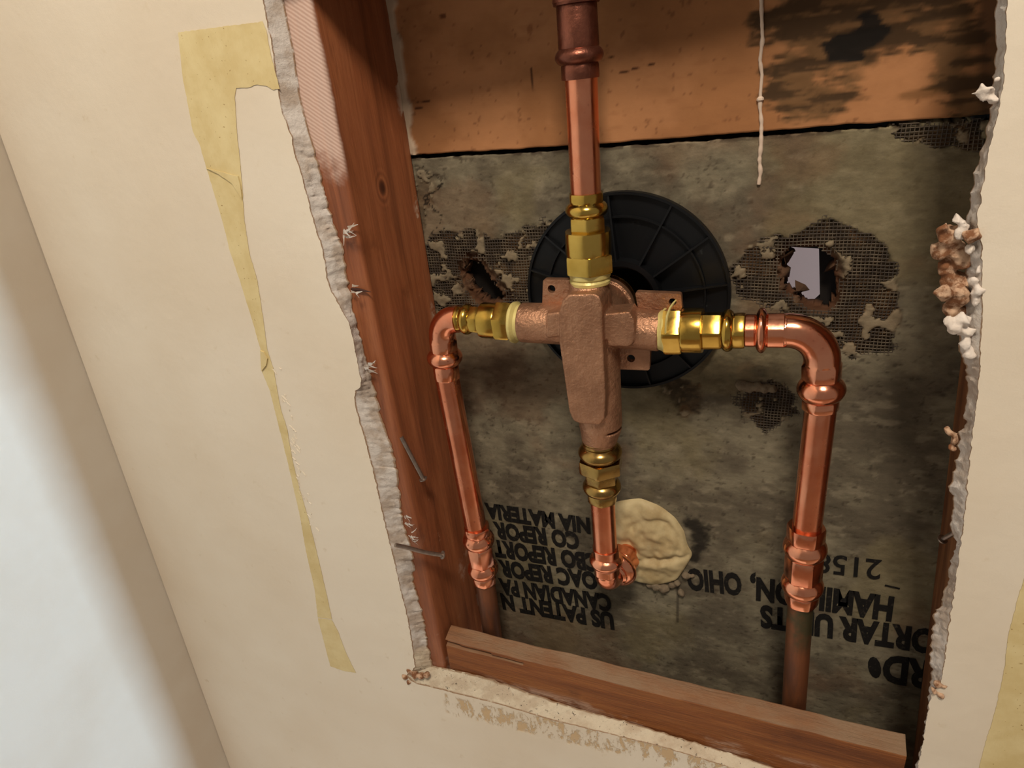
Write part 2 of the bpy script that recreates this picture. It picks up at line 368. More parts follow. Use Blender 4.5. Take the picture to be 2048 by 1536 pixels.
# the wall round the window further right: below, above and beyond it
def bbox(bm, x0, x1, y0, y1, z0, z1):
    v = [bm.verts.new(c) for c in ((x0,y0,z0),(x1,y0,z0),(x1,y1,z0),(x0,y1,z0),(x0,y0,z1),(x1,y0,z1),(x1,y1,z1),(x0,y1,z1))]
    for q in ((0,3,2,1),(4,5,6,7),(0,1,5,4),(1,2,6,5),(2,3,7,6),(3,0,4,7)): bm.faces.new([v[k] for k in q])
bbox(bm, .72, 1.9, 0, .0127, 0, .35); bbox(bm, .72, 1.9, 0, .0127, 2.1, 2.4); bbox(bm, 1.7, 1.9, 0, .0127, .35, 2.1)
bmesh.ops.recalc_face_normals(bm, faces=bm.faces)
me = bpy.data.meshes.new('wall_front'); bm.to_mesh(me); bm.free(); me.materials.append(M['wall'])
wall = link('wall_front', me, M['gypsum'], None, 40); struct(wall)
for p in me.polygons:
    if p.material_index == 0: p.use_smooth = False

# frayed shreds of paper on the left edge, part of the wall
def shred(px, py, n, ln, seed):
    r = random.Random(seed); vs = []; fs = []
    for k in range(n):
        a = P(px + r.uniform(-6, 6), py + r.uniform(-10, 10), .006 + r.uniform(-.004, .004))
        d = Vector((r.uniform(.3, 1.0), r.uniform(-.5, .3), r.uniform(-.5, .4))).normalized(); wd = r.uniform(.0006, .0015)
        cur = r.uniform(-.5, .5); up = d.cross(Vector((0, 1, 0))).normalized(); b0 = len(vs)
        for j in range(7):
            s = j / 6; c = a + d * ln * s * r.uniform(.85, 1.05) + up * (cur * ln * s * s)
            vs += [c + up * wd * (1 - .8 * s), c - up * wd * (1 - .8 * s), c + Vector((0, .0003, 0))]
        for j in range(6):
            o = b0 + 3 * j; fs += [(o, o + 1, o + 4, o + 3), (o + 1, o + 2, o + 5, o + 4), (o + 2, o, o + 3, o + 5)]
    return vs, fs
vs, fs = [], []
for a in ((690, 465, 9, .010, 1), (706, 578, 4, .006, 2), (735, 735, 8, .010, 3), (812, 1040, 7, .008, 4), (822, 1075, 7, .008, 5), (708, 690, 5, .004, 6)):
    v_, f_ = shred(*a); fs += [tuple(i + len(vs) for i in q) for q in f_]; vs += v_
mesh('torn_paper_shreds', vs, fs, M['gypsum'], wall, 60)

# lumps of plaster and old adhesive on the right edge
def lump(name, balls, mat, parent, vox=.0011, amp=.0034):
    bm = bmesh.new()
    for c, r in balls:
        bmesh.ops.create_icosphere(bm, subdivisions=2, radius=r, matrix=Matrix.Translation(c))
    for v in bm.verts:
        q = v.co * 210; v.co += Vector((noise.noise(q), noise.noise(q + Vector((7, 0, 0))), noise.noise(q + Vector((0, 7, 0))))) * amp
    o = bmobj(name, bm, mat, parent, 180)
    md = o.modifiers.new('r', 'REMESH'); md.mode = 'VOXEL'; md.voxel_size = vox; md.use_smooth_shade = True
    return o
r = random.Random(5); balls = []
for px, py, rr in ((1900,470,17),(1885,500,15),(1912,500,16),(1895,535,14),(1925,520,14),(1905,560,16),(1888,585,12),(1915,590,17),(1935,565,14),(1905,620,14),(1928,620,13),(1945,470,12),(1890,455,9)):
    y = r.uniform(-.001, .016); balls.append((P(px, py, y), rr * mpp(px, py, y) * 1.35))
lump('old_adhesive', balls, M['clump'], wall)
for bl in ([(1962,180,9),(1972,188,10),(1950,186,6),(1985,182,9),(1990,200,7),(1995,160,6)], [(1898,642,10),(1912,655,13),(1925,640,12),(1935,665,11),(1930,690,10),(1940,705,11)], [(1925,470,9),(1915,440,8),(1930,448,9),(1940,500,10)],
           [(1948,560,9),(1958,580,11),(1950,600,9),(1960,540,8)]):
    lump('white_plaster', [(P(a, b, .003), c * mpp(a, b, .003) * 1.15) for a, b, c in bl], M['white'], wall)
lump('old_adhesive', [(P(a, b, .014), c * mpp(a, b, .014)) for a, b, c in ((1900,862,9),(1908,880,10),(1902,895,8),(1912,870,8))], M['clump'], wall)
lump('white_plaster', [(P(a, b, .0), c * mpp(a, b, .0)) for a, b, c in ((1875,1368,8),(1868,1380,7),(1880,1390,6),(1888,1372,5))], M['clump'], wall, amp=.0015)
lump('crumbled_corner', [(P(a, b, .001), c * mpp(a, b, .0)) for a, b, c in ((812,1352,7),(820,1342,8),(830,1348,8),(842,1352,7),(818,1362,6),(854,1350,6))], M['clump'], wall, .0009, .0018)

# side wall (left) and floor
ys = -1.7
bm = bmesh.new()
Mz = 24
for a in range(Mz + 1):
    z = 2.4 * a / Mz
    for j, y in enumerate((.013, ys)): bm.verts.new((zf(z) - G, y, z))
bm.verts.ensure_lookup_table()
for a in range(Mz): bm.faces.new((bm.verts[2*a], bm.verts[2*a+1], bm.verts[2*a+3], bm.verts[2*a+2]))
ret = bmesh.ops.solidify(bm, geom=bm.faces[:], thickness=-.013)
bmesh.ops.recalc_face_normals(bm, faces=bm.faces)
struct(bmobj('wall_left', bm, M['side'], None, 30))
bm = bmesh.new(); bbox(bm, -.9, 1.9, ys, 1.2, -.03, 0); t = NT('floor_boards'); t.set(t.mix(t.noise(8), lin(150, 120, 92), lin(120, 92, 68)), .5); struct(bmobj('floor', bm, t.m))

# ------------------------------------------------------------------ masking tape
def extrude_poly(poly, y0, y1, holes=(), bev=0, jit=0):
    bm = bmesh.new()
    a = fill(bm, poly, list(holes), y0); b = fill(bm, poly, list(holes), y1)
    for ra, rb in zip(a, b):
        m = len(ra)
        for i in range(m): bm.faces.new((ra[i], ra[(i + 1) % m], rb[(i + 1) % m], rb[i]))
    bmesh.ops.recalc_face_normals(bm, faces=bm.faces)
    return bm
def ragged(pts, stepm=.002, amp=.0006):
    o = []
    for i in range(len(pts)):
        a, b = np.array(pts[i]), np.array(pts[(i + 1) % len(pts)]); m = max(1, int(np.hypot(*(b - a)) / stepm))
        for k in range(m):
            p = a + (b - a) * k / m; q = Vector((p[0] * 300, p[1] * 300, 3)); o.append((p[0] + noise.noise(q) * amp, p[1] + noise.noise(q + Vector((5, 5, 5))) * amp))
    return o
tp = thing('masking_tape', 'yellowed masking tape strip, bent at its top, on the cream wall left of the opening', 'tape', P(500, 600, -.0003))
T1 = [(357,65),(440,54),(525,43),(533,60),(540,100),(550,140),(560,177),(548,180),(530,171),(512,169),(500,175),(473,176),(470,195),(475,270),(480,320),(484,360),(489,440),(500,510),(515,560),(527,640),(535,700),(548,740),(560,810),(575,860),(585,920),(600,980),(618,1040),(640,1130),(655,1195),(664,1238),(636,1234),(630,1180),(612,1100),(600,1030),(575,920),(560,860),(540,780),(523,740),(522,700),(505,640),(480,560),(460,500),(445,440),(430,390),(415,340),(400,290),(386,262),(375,200),(366,155)]
T2 = [(636,1236),(664,1240),(676,1262),(690,1300),(704,1330),(712,1345),(690,1342),(661,1332),(650,1290)]
T3 = [(415,336),(440,348),(466,366),(486,398),(483,372),(478,352),(470,350),(450,345)]
T4 = [(523,700),(530,703),(537,716),(534,730),(525,741)]
bmobj('tape_strip', extrude_poly(ragged(W2(T1, 0)), -.0002, -.0005), M['tape'], tp, 40)
bmobj('tape_end_piece', extrude_poly(ragged(W2(T2, 0)), -.0002, -.00045), M['tape'], tp, 40)
o = bmobj('tape_fold', extrude_poly(ragged(W2(T3, 0), .002, .0004), -.0006, -.0016), M['tape'], tp, 40)
bmobj('tape_fold', extrude_poly(ragged(W2(T4, 0), .002, .0004), -.0006, -.0020), M['tape'], tp, 40)
T5 = [(2060,1120),(2040,1180),(2016,1270),(2010,1330),(1995,1400),(1985,1440),(1972,1480),(1955,1545),(2070,1560),(2075,1120)]
tag(bmobj('masking_tape', extrude_poly(ragged(W2(T5, 0)), -.0002, -.0005), M['tape']), 'wide yellow tape patch on the wall at the lower right of the opening', 'tape')
# raised rough scars beside the strip
r = random.Random(11); vs, fs = [], []
for k in range(46):
    s = r.random(); px = 548 + s * 72 + r.uniform(-6, 12); py = 725 + s * 330; a = P(px, py, -.0001); ln = r.uniform(.002, .007); d = Vector((.5, 0, -1)).normalized(); d.x += r.uniform(-.6, .4); n_ = Vector((d.z, 0, -d.x)).normalized(); b0 = len(vs)
    for j in range(5):
        q = a + d * ln * j / 4 + n_ * r.uniform(-.0004, .0004); wd = .0005 * math.sin(math.pi * (j + .4) / 4.8); vs += [q + n_ * wd, q + Vector((0, -.0008, 0)), q - n_ * wd]
    for j in range(4):
        o_ = b0 + 3 * j; fs += [(o_, o_ + 1, o_ + 4, o_ + 3), (o_ + 1, o_ + 2, o_ + 5, o_ + 4)]
mesh('torn_paper_scars', vs, fs, M['wall'], wall, 60)

# ------------------------------------------------------------------ boards at the back
def to_px(X, Z, y):
    wx, wy, wz = X - CAM.x, y - CAM.y, Z - CAM.z
    a = wx * RX[0] + wy * RY[0] + wz * RZ[0]; b = wx * RX[1] + wy * RY[1] + wz * RZ[1]; c = wx * RX[2] + wy * RY[2] + wz * RZ[2]
    return CX + F * a / c, CY + F * b / c
LH = [(928,524),(942,524),(958,535),(972,560),(992,580),(1000,600),(985,610),(960,604),(940,580),(926,548)]
RH = [(1566,514),(1582,500),(1632,500),(1664,522),(1672,560),(1672,598),(1652,618),(1620,612),(1590,586),(1568,572)]
LM = [(846,520),(852,490),(880,468),(915,460),(950,462),(985,472),(1015,470),(1050,455),(1090,440),(1110,450),(1085,480),(1066,520),(1058,560),(1055,610),(960,640),(870,620),(850,580)]
RM = [(1464,545),(1491,497),(1532,478),(1591,465),(1650,437),(1719,460),(1765,488),(1792,533),(1796,588),(1806,638),(1792,684),(1774,706),(1700,716),(1660,680),(1600,640),(1500,600),(1470,580)]
DM = [(1470,795),(1500,775),(1545,760),(1590,790),(1600,830),(1570,845),(1530,862),(1500,845),(1478,815)]
EM = [(1310,765),(1345,745),(1400,770),(1415,800),(1400,830),(1365,835),(1330,800)]
UM = [(1775,252),(1850,248),(1965,240),(1970,300),(1900,292),(1840,282),(1790,268)]
SM = [(1372,1030),(1395,1035),(1420,1060),(1415,1100),(1395,1130),(1375,1120),(1385,1090),(1368,1050)]
LC = [(824,330),(862,332),(876,345),(870,400),(856,420),(846,470),(832,470),(822,400)]
TM = [(1370,735),(1420,700),(1560,720),(1600,760),(1560,790),(1480,800),(1400,770)]
def grid_board(name, x0, x1, z0, z1, st, fn, mat, th):
    nx = int((x1 - x0) / st) + 1; nz = int((z1 - z0) / st) + 1
    X, Z = np.meshgrid(np.linspace(x0, x1, nx), np.linspace(z0, z1, nz), indexing='ij')
    Px, Py = to_px(X, Z, YB)
    X, Z, hgt, col, hole = fn(X, Z, Px, Py)
    vs = np.stack([X, YB + hgt, Z], -1).reshape(-1, 3); I = np.arange(nx * nz).reshape(nx, nz)
    cell = ~(hole[:-1, :-1] | hole[1:, :-1] | hole[:-1, 1:] | hole[1:, 1:])
    q = np.stack([I[:-1, :-1], I[1:, :-1], I[1:, 1:], I[:-1, 1:]], -1)[cell]
    used = np.zeros(nx * nz, bool); used[q.ravel()] = True; mp = np.cumsum(used) - 1
    me = bpy.data.meshes.new(name); me.from_pydata(vs[used].tolist(), [], mp[q].tolist()); me.update()
    at = me.color_attributes.new('Stain', 'FLOAT_COLOR', 'POINT')
    c4 = np.concatenate([col.reshape(-1, 3)[used], np.ones((used.sum(), 1))], 1); at.data.foreach_set('color', c4.ravel())
    o = link(name, me, mat, None, 180)
    md = o.modifiers.new('s', 'SOLIDIFY'); md.thickness = th; md.offset = -1
    return o
def L3(r, g, b): return np.array(lin(r, g, b)[:3])
def mx(c, m, d): return c * (1 - m[..., None]) + d * m[..., None]
def seam(x): return 1.2938 + .0012 * np.sin(x * 9) - .0005
def cement(X, Z, Px, Py):
    n1 = fbm(X * 20, Z * 26); n2 = fbm(X * 70 + 5, Z * 130); n3 = fbm(X * 220, Z * 300 + 9, 4); w_ = fbm(X * 120 + 3, Z * 120, 4) - .5
    c = mx(np.broadcast_to(L3(128, 119, 98), X.shape + (3,)).copy(), sst(n1, .40, .66), L3(100, 91, 75))
    c = mx(c, sst(n2, .55, .75) * .5, L3(92, 82, 68)); c = mx(c, sst(n2, .42, .25) * .4, L3(156, 144, 120))
    c = mx(c, sst(n3, .66, .78) * .6, L3(60, 50, 40))
    c = mx(c, sst(fbm(X * 9 + 40, Z * 9), .52, .68) * .5, L3(128, 116, 84))
    c = mx(c, sst(fbm(X * 11 + 80, Z * 12), .54, .7) * .35, L3(118, 86, 62))
    j = 26 * w_ + 14 * (n3 - .5); hgt = (n3 - .5) * .0006
    pit = np.zeros(X.shape)
    for poly, k, e in ((LM, 1, 9), (RM, 1, 9), (DM, .9, 9), (EM, .8, 14), (UM, .8, 5), (LC, .55, 7), (TM, .35, 25)):
        pit = np.maximum(pit, k * sst(polyd(Px, Py, poly) + j, -e * .3, e))
    keep = sst(fbm(X * 95 + 21, Z * 95, 4), .58, .61) * (pit > .5)         # cement left inside the patches
    pc = mx(np.broadcast_to(L3(80, 64, 46), X.shape + (3,)).copy(), sst(n3, .4, .65), L3(50, 40, 30)); pc = mx(pc, sst(fbm(X * 40, Z * 40 + 7), .52, .64) * .7, L3(112, 82, 54))
    c = c * (1 - pit[..., None]) + pc * pit[..., None]; c = mx(c, keep * .8, L3(142, 128, 104))
    hgt = hgt + pit * .0022 * (1 - keep) + pit * (n3 - .5) * .0016 - keep * .0006
    for hp, rc in ((LH, 26), (RH, 22)):                                    # brown broken rim round each pipe hole
        dd = polyd(Px, Py, hp) + .5 * j; rim = sst(dd, -rc, -rc * .3); c = mx(c, rim * .85, L3(84, 54, 36)); hgt = hgt + rim * .006
    sm = sst(polyd(Px, Py, SM) + j, -6, 10); c = mx(c, sm * .9, L3(34, 30, 26))
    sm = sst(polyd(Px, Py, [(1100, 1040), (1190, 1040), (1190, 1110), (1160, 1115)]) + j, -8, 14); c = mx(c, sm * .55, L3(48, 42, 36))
    tr = sst(10 - np.abs(Py - 252 + .0 * Px) * 0 - np.abs((Px - 820) * -.066 + 312 - Py), 0, 9) * sst(w_, -.08, .05); c = mx(c, tr * .85, L3(52, 40, 30))
    cr = sst(2.2 - np.abs(Px - 868 - 14 * np.sin(Py * .09) - 40 * w_), 0, 1.5) * (Py > 325) * (Py < 470); c = mx(c, cr * .9, L3(26, 20, 16))
    sp = sst(3 - np.hypot((Px - 1355) * .9, 0) + 0 * Py, 0, 1) * (Py > 1165) * (Py < 1245); c = mx(c, sp * .6, L3(52, 42, 34))
    hole = (polyd(Px, Py, LH) + .25 * j > 0) | (polyd(Px, Py, RH) + .25 * j > 0)
    q0 = P(1251, 587, YB); hole |= np.hypot(X - q0.x, Z - q0.z) < .0285; q0 = P(1182, 650, .046); hole |= np.hypot(X - q0.x, Z - q0.z) < .026
    top = seam(X) - .0012 - .0016 * fbm(X * 110, X * 0, 3)
    u_ = np.clip((Z - 1.262) / (1.2935 - 1.262), 0, 1); Z2 = Z + (top - 1.2935) * u_
    return X, Z2, hgt, c, hole
cb = grid_board('cement_board', -.40, .26, .60, 1.2935, .00145, cement, M['cement'], .0122)
tag(cb, 'grey cement backer board with upside down black stencil lettering and two pipe holes', 'board')
def kraft(X, Z, Px, Py):
    n1 = fbm(X * 16, Z * 16); n2 = fbm(X * 45, Z * 190); n3 = fbm(X * 240, Z * 240, 3); n4 = fbm(X * 60 + 50, Z * 60)
    ns = fbm(X * 38, Z * 210, 5)                          # sideways smears
    c = mx(np.broadcast_to(L3(170, 119, 79), X.shape + (3,)).copy(), sst(n1, .4, .65), L3(152, 104, 66))
    c = mx(c, sst(n3, .74, .82) * .5, L3(90, 54, 34)); c = mx(c, sst(n2, .62, .8) * .25, L3(130, 84, 52))
    def bl(cx, cy, rx, ry, a=0):
        u = (Px - cx) * math.cos(a) + (Py - cy) * math.sin(a); v = -(Px - cx) * math.sin(a) + (Py - cy) * math.cos(a); return np.hypot(u / rx, v / ry)
    e = 1.25 * (ns - .5) + 1.0 * (n4 - .5)
    m = np.zeros(X.shape)
    for a in ((1650, 60, 130, 130, 0), (1590, 150, 60, 90, 0), (1760, 20, 90, 90, .4), (1640, 200, 60, 45, 0), (1905, 95, 75, 110, 0), (1935, 190, 50, 70, 0), (1850, 70, 45, 50, 0)):
        m = np.maximum(m, sst(1.12 - bl(*a) + e, 0, .45))
    c = mx(c, m * .8, L3(92, 70, 44)); c = mx(c, m * sst(ns, .46, .60) * .75, L3(50, 37, 24))
    k = np.maximum(sst(1.0 - bl(1690, 100, 45, 25, 0) + e, 0, .25), sst(1 - bl(1745, 60, 30, 50, .8) + e, 0, .3)); c = mx(c, k * .95, L3(26, 23, 20))
    c = mx(c, np.maximum(0, sst(1 - bl(1840, 190, 60, 14, -.1) + e, 0, .6)) * .6, L3(96, 66, 34))
    lf = sst(Px - 1960, -12, 10) ; c = mx(c, lf * .7, L3(60, 44, 30))
    for sx, sy, ln in ((1065, 160, 26), (1215, 117, 14), (1250, 143, 12), (1275, 135, 14), (1302, 129, 8), (832, 203, 8), (850, 202, 12), (838, 217, 10)):
        ang = -.22 if sx > 1200 else (1.45 if sx == 1065 else 0)
        u = (Px - sx) * math.cos(ang) + (Py - sy) * math.sin(ang); v = -(Px - sx) * math.sin(ang) + (Py - sy) * math.cos(ang)
        c = mx(c, sst(2.2 - np.abs(v), 0, 1.2) * sst(ln - np.abs(u), 0, 3) * .9, L3(50, 24, 14))
    c = mx(c, sst(1 - bl(885, 32, 9, 7) + .4 * e, 0, .3) * .8, L3(84, 44, 24)); c = mx(c, sst(1 - bl(1060, 60, 6, 14) + .4 * e, 0, .3) * .5, L3(110, 62, 34))
    # broken white edge along the left stud
    el = sst(14 + 26 * (n4 - .5) - (Px - 778 - Py * .145), 0, 3); c = mx(c, el, L3(182, 160, 136))
    hgt = (n3 - .5) * .0002 + .0014 * m * (ns - .5) - el * (.001 + .004 * n4)
    bot = seam(X) + .0008 + .0016 * fbm(X * 60 + 9, X * 0, 3)
    u_ = np.clip((1.330 - Z) / (1.330 - 1.2945), 0, 1); Z2 = Z + (bot - 1.2945) * u_
    return X, Z2, hgt, c, np.zeros(X.shape, bool)
kb = grid_board('brown_wallboard', -.40, .26, 1.2945, 1.62, .0016, kraft, M['kraft'], .0122)
tag(kb, 'brown paper faced wallboard with black mould stains above the grey cement board', 'board')
# exposed fibreglass mesh over the broken patches, one netting per patch
def netting(poly, pitch=.0027, amp=16):
    X0 = W2(poly, YB); xs = [p[0] for p in X0]; zs = [p[1] for p in X0]; vs = []; fs = []; hw = .00042
    holes = LH, RH
    def ok(x, z):
        A = np.array(x); B = np.array(z); a, b = to_px(A, B, YB); j = amp * 2 * (fbm(A * 120 + 3, B * 120, 4) - .5)
        m = (polyd(a, b, poly) + j > -4) & (fbm(A * 95 + 21, B * 95, 4) < .60)
        for h_ in holes: m &= polyd(a, b, h_) < -5
        return m
    def run(horizontal):
        lo, hi = (min(zs) - .004, max(zs) + .004) if horizontal else (min(xs) - .004, max(xs) + .004)
        s0, s1 = (min(xs) - .004, max(xs) + .004) if horizontal else (min(zs) - .004, max(zs) + .004)
        for v in np.arange(lo, hi, pitch):
            S = np.arange(s0, s1, pitch / 2); V = v + .0011 * (fbm(S * 35, S * 0 + v * 35, 2) - .5) * 2
            x, z = (S, V) if horizontal else (V, S); m = ok(x, z)
            for k in range(len(S) - 1):
                if m[k] and m[k + 1]:
                    b = len(vs)
                    for q in (k, k + 1):
                        c = Vector((x[q], YB + .0002, z[q])); u = Vector((0, 0, hw)) if horizontal else Vector((hw, 0, 0))
                        vs.extend([c - u, c + Vector((0, -.0006, 0)), c + u, c + Vector((0, .0006, 0))])
                    for e in range(4): fs.append((b + e, b + (e + 1) % 4, b + 4 + (e + 1) % 4, b + 4 + e))
    run(True); run(False)
    return mesh('fibreglass_mesh', vs, fs, M['mesh'], cb, 180)
for p_ in (LM, RM, DM, UM): netting(p_)
# stencil lettering, printed upside down
def text(s, right, left, cap, y=YB - .0009, bold=.055):
    """right / left: frame points of the baseline's two ends; cap: height in the frame"""
    cu = bpy.data.curves.new('t', 'FONT'); cu.body = s; cu.size = 1; cu.offset = bold; cu.resolution_u = 3; cu.extrude = 0
    ob = bpy.data.objects.new('t', cu); C.objects.link(ob); bpy.context.view_layer.update()
    me = bpy.data.meshes.new_from_object(ob.evaluated_get(bpy.context.evaluated_depsgraph_get())); bpy.data.objects.remove(ob)
    co = np.array([v.co for v in me.vertices]); x0, x1 = co[:, 0].min(), co[:, 0].max(); capn = .70
    A = P(*right, y); B = P(*left, y); mid = ((right[0] + left[0]) / 2, (right[1] + left[1]) / 2)
    hcap = (P(mid[0], mid[1], y) - P(mid[0], mid[1] + cap, y)).length
    ux = (B - A) / (x1 - x0); uz = Vector((ux.z, 0, -ux.x)).normalized()
    if uz.z > 0: uz = -uz
    uz = uz * hcap / capn
    for v in me.vertices: v.co = A + ux * (v.co.x - x0) + uz * v.co.y
    me.update(); return link('stencil_text', me, M['ink'], cb, None)
text('NIA MATERIA', (1179, 1038), (968, 1007), 28); text('CO REPOR', (1156, 1067), (985, 1045), 30); text('CBO REPORT', (1196, 1111), (985, 1081), 31)
text('OAC REPOR', (1192, 1147), (995, 1121), 30); text('CANADIAN PA', (1220, 1192), (996, 1158), 29); text('US PATENT N', (1226, 1228), (1000, 1188), 29)
text('2158', (1764, 1121), (1632, 1106), 39, bold=.012); text('HAMILTON,', (1789, 1197), (1500, 1155), 44, bold=.05); text('OHIO', (1482, 1150), (1372, 1138), 40, bold=.048)
text('ORTAR UNITS', (1876, 1264), (1520, 1212), 43, bold=.05); text('RD', (1862, 1326), (1768, 1311), 52, bold=.048); text('-', (1801, 1174), (1771, 1167), 12)
text('.', (1761, 1326), (1735, 1324), 130, bold=.048)

# dark sheet added to stop light leaks and keep gaps and left hole black, with one opening behind the right hole; pale shower wall further away
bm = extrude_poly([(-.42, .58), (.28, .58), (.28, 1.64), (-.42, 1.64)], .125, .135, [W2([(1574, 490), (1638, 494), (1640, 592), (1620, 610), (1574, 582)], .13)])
struct(bmobj('added_back_sheet', bm, M['back'], None, 30))
bm = bmesh.new(); bbox(bm, -1.2, 1.9, 1.1, 1.12, 0, 2.4); struct(bmobj('wall_shower', bm, M['tile'], None, 30))

# thin white run of caulk over both boards
pts = [(1522,-60),(1523,20),(1525,80),(1520,120),(1524,150),(1521,185),(1520,215),(1523,245),(1522,290),(1519,320),(1521,345),(1517,372)]
cp = [P(a, b, YB - .0006) for a, b in pts]; q = []; rr = []
for i in range(len(cp) - 1):
    for k in range(8):
        s = k / 8; q.append(cp[i].lerp(cp[i + 1], s)); rr.append(.0011 + .0012 * abs(noise.noise(q[-1] * 140)) + (.0012 if i == 5 and 2 < k < 5 else 0))
t = NT('white_caulk'); t.set(lin(200, 178, 158), .6); v_, f_ = sweep(q, rr, seg=10); tag(mesh('caulk_run', v_, f_, t.m), 'thin white run of caulk hanging down the brown board onto the grey one', 'caulk')

# ------------------------------------------------------------------ lumber
def lumber(corners, z0, z1, rad, n_st, axis, disp, name, mat, smooth=50):
    """corners: function(t)-> 4 cross-section points (u,v); swept from z0 to z1 along axis"""
    vs = []; fs = []
    for i in range(n_st + 1):
        s = z0 + (z1 - z0) * i / n_st; cs = [Vector(c) for c in corners(s)]; ring = []
        for k in range(4):
            a, b, c = cs[k - 1], cs[k], cs[(k + 1) % 4]; d1 = (a - b).normalized(); d2 = (c - b).normalized()
            for j in range(6):
                t_ = j / 5; p0 = b + d1 * rad; p2 = b + d2 * rad; ring.append(p0 * (1 - t_) ** 2 + b * 2 * t_ * (1 - t_) + p2 * t_ ** 2)
            L_ = (c - b).length - 2 * rad; m = max(2, int(L_ / .0022))
            for j in range(1, m): ring.append((b + d2 * rad).lerp(c - d2 * rad, j / m))
        if i == 0: NR = len(ring)
        while len(ring) > NR: ring.pop()
        while len(ring) < NR: ring.append(ring[-1])
        cen = sum(cs, Vector((0, 0))) / 4
        for p in ring:
            w_ = Vector((p.x, p.y, s)) if axis == 2 else Vector((s, p.x, p.y)); w_ = w_ + disp(w_); vs.append(w_)
    for i in range(n_st):
        for k in range(NR): k2 = (k + 1) % NR; fs.append((i * NR + k, i * NR + k2, (i + 1) * NR + k2, (i + 1) * NR + k))
    fs.append(tuple(range(NR - 1, -1, -1))); fs.append(tuple(n_st * NR + k for k in range(NR)))
    return mesh(name, vs, fs, mat, None, smooth)
def dstud(w_): return Vector((noise.noise(Vector((w_.y * 60, w_.z * 6, 1))) * .0007 + noise.noise(Vector((w_.y * 12, w_.z * 2.2, 4))) * .0012, 0, 0))
o = lumber(lambda z: [(-.3335 + .0, .0132), (-.3205 , .1010), (-.372, .1010), (-.372, .0132)], .30, 1.75, .004, 260, 2, dstud, 'timber_stud', M['stud'])
tag(o, 'reddish brown timber stud with a knot and dusty planer marks, left side of the opening', 'stud')
xr = lambda z: .1330 + (1.0635 - z) * .072
o = lumber(lambda z: [(xr(z) - .000, .0132), (xr(z) + .038, .0132), (xr(z) + .038, .1010), (xr(z), .1010)], .30, 1.75, .003, 120, 2, dstud, 'timber_stud', M['rstud'])
tag(o, 'dull brown timber stud, only a dark sliver seen behind the right edge of the opening', 'stud')
zt = P(877, 1277, .0145).z
def dblk(w_):
    v = Vector((0, 0, noise.noise(Vector((w_.x * 9, w_.y * 60, 2))) * .0016 + noise.noise(Vector((w_.x * 45, w_.y * 50, 6))) * .0009))
    if w_.y < .024 and w_.x < -.18:                                      # split running in from the left end
        zc = zt - .004 - (w_.x + .335) * .03; wd = .0035 * max(0, 1 - (w_.x + .335) / .13)
        dd = abs(w_.z - zc)
        if wd > 0 and dd < wd: v.y += .010 * (1 - dd / wd) ** .5 * min(1, wd / .001)
    v.y += noise.noise(Vector((w_.x * 7, 3, w_.z * 80))) * .0007 + noise.noise(Vector((w_.x * 20, 9, w_.z * 20))) * .0005
    return v
z1 = lambda x: zt + .0045
o = lumber(lambda x: [(.0142, .70), (.0142, zt + .0005), (.0325, zt + .018 * .0 + .0065), (.0325, .70)], -.327, .131, .0025, 300, 0, dblk, 'timber_block', M['block'])
tag(o, 'weathered horizontal timber block with a split left end across the bottom of the opening', 'timber')

# ------------------------------------------------------------------ nails
def nail(base, tip, r_, label, head=True, bend=0.0):
    th = thing('nail', label, 'nail', base); d = (tip - base); pts = [base - d * .4] + [base + d * (k / 6) + Vector((0, 0, -bend * math.sin(math.pi * k / 6))) for k in range(7)]
    v_, f_ = sweep(pts, [r_] * 8, seg=16); mesh('shank', v_, f_, M['nail'], th)
    if head:
        u = (pts[-1] - pts[-2]).normalized(); v_, f_ = sweep([tip - u * .0004, tip, tip + u * .0012, tip + u * .0016], [r_, r_ * 2.0, r_ * 2.0, r_ * 1.6], seg=20); mesh('head', v_, f_, M['nail'], th)
nail(PX(815, 898, -.3290), PX(846, 957, -.3190), .0021, 'steel nail sticking out of the reddish stud, upper of the two below the elbow')
nail(PX(818, 1096, -.3300), PX(884, 1110, -.3080), .0022, 'bent steel nail sticking out of the reddish stud just above the timber block', bend=.0012)
nail(P(1908, 1066, .035), P(1886, 1078, .040), .0018, 'short dark nail end sticking out of the right stud beside the plaster edge')
v_, f_ = sweep([P(704, 578, .014), P(722, 580, .011), P(742, 584, .010)], [.0016, .0013, .0002], seg=10)
tag(mesh('wood_splinter', v_, f_, M['splinter']), 'small dark splinter poking from behind the left plaster edge over the stud', 'splinter')

# ------------------------------------------------------------------ black ribbed plate
c0 = P(1251, 587, YB); Rd = abs(P(1450, 587, YB).x - P(1052, 587, YB).x) / 2
pl = thing('trim_plate', 'round black plastic ribbed plate on the cement board behind the bronze valve', 'plate', c0)
def ring(r0, r1, y0, y1, seg=120):
    vs = []; fs = []
    for k in range(seg):
        a = 2 * math.pi * k / seg
        for rr_, yy in ((r0, y0), (r1, y0), (r1, y1), (r0, y1)): vs.append(c0 + Vector((math.cos(a) * rr_, yy - YB, math.sin(a) * rr_)))
    for k in range(seg):
        k2 = (k + 1) % seg
        for e in range(4): fs.append((4 * k + e, 4 * k + (e + 1) % 4, 4 * k2 + (e + 1) % 4, 4 * k2 + e))
    return vs, fs
def allmesh(parts):
    vs, fs = [], []
    for v_, f_ in parts: fs += [tuple(i + len(vs) for i in q) for q in f_]; vs += list(v_)
    return vs, fs
mesh('disc', *ring(.029, Rd, YB - .0045, YB - .0014), M['plastic'], pl)
mesh('hub_floor', *ring(.0237, .0295, YB - .0030, YB - .0012), M['plastic'], pl)
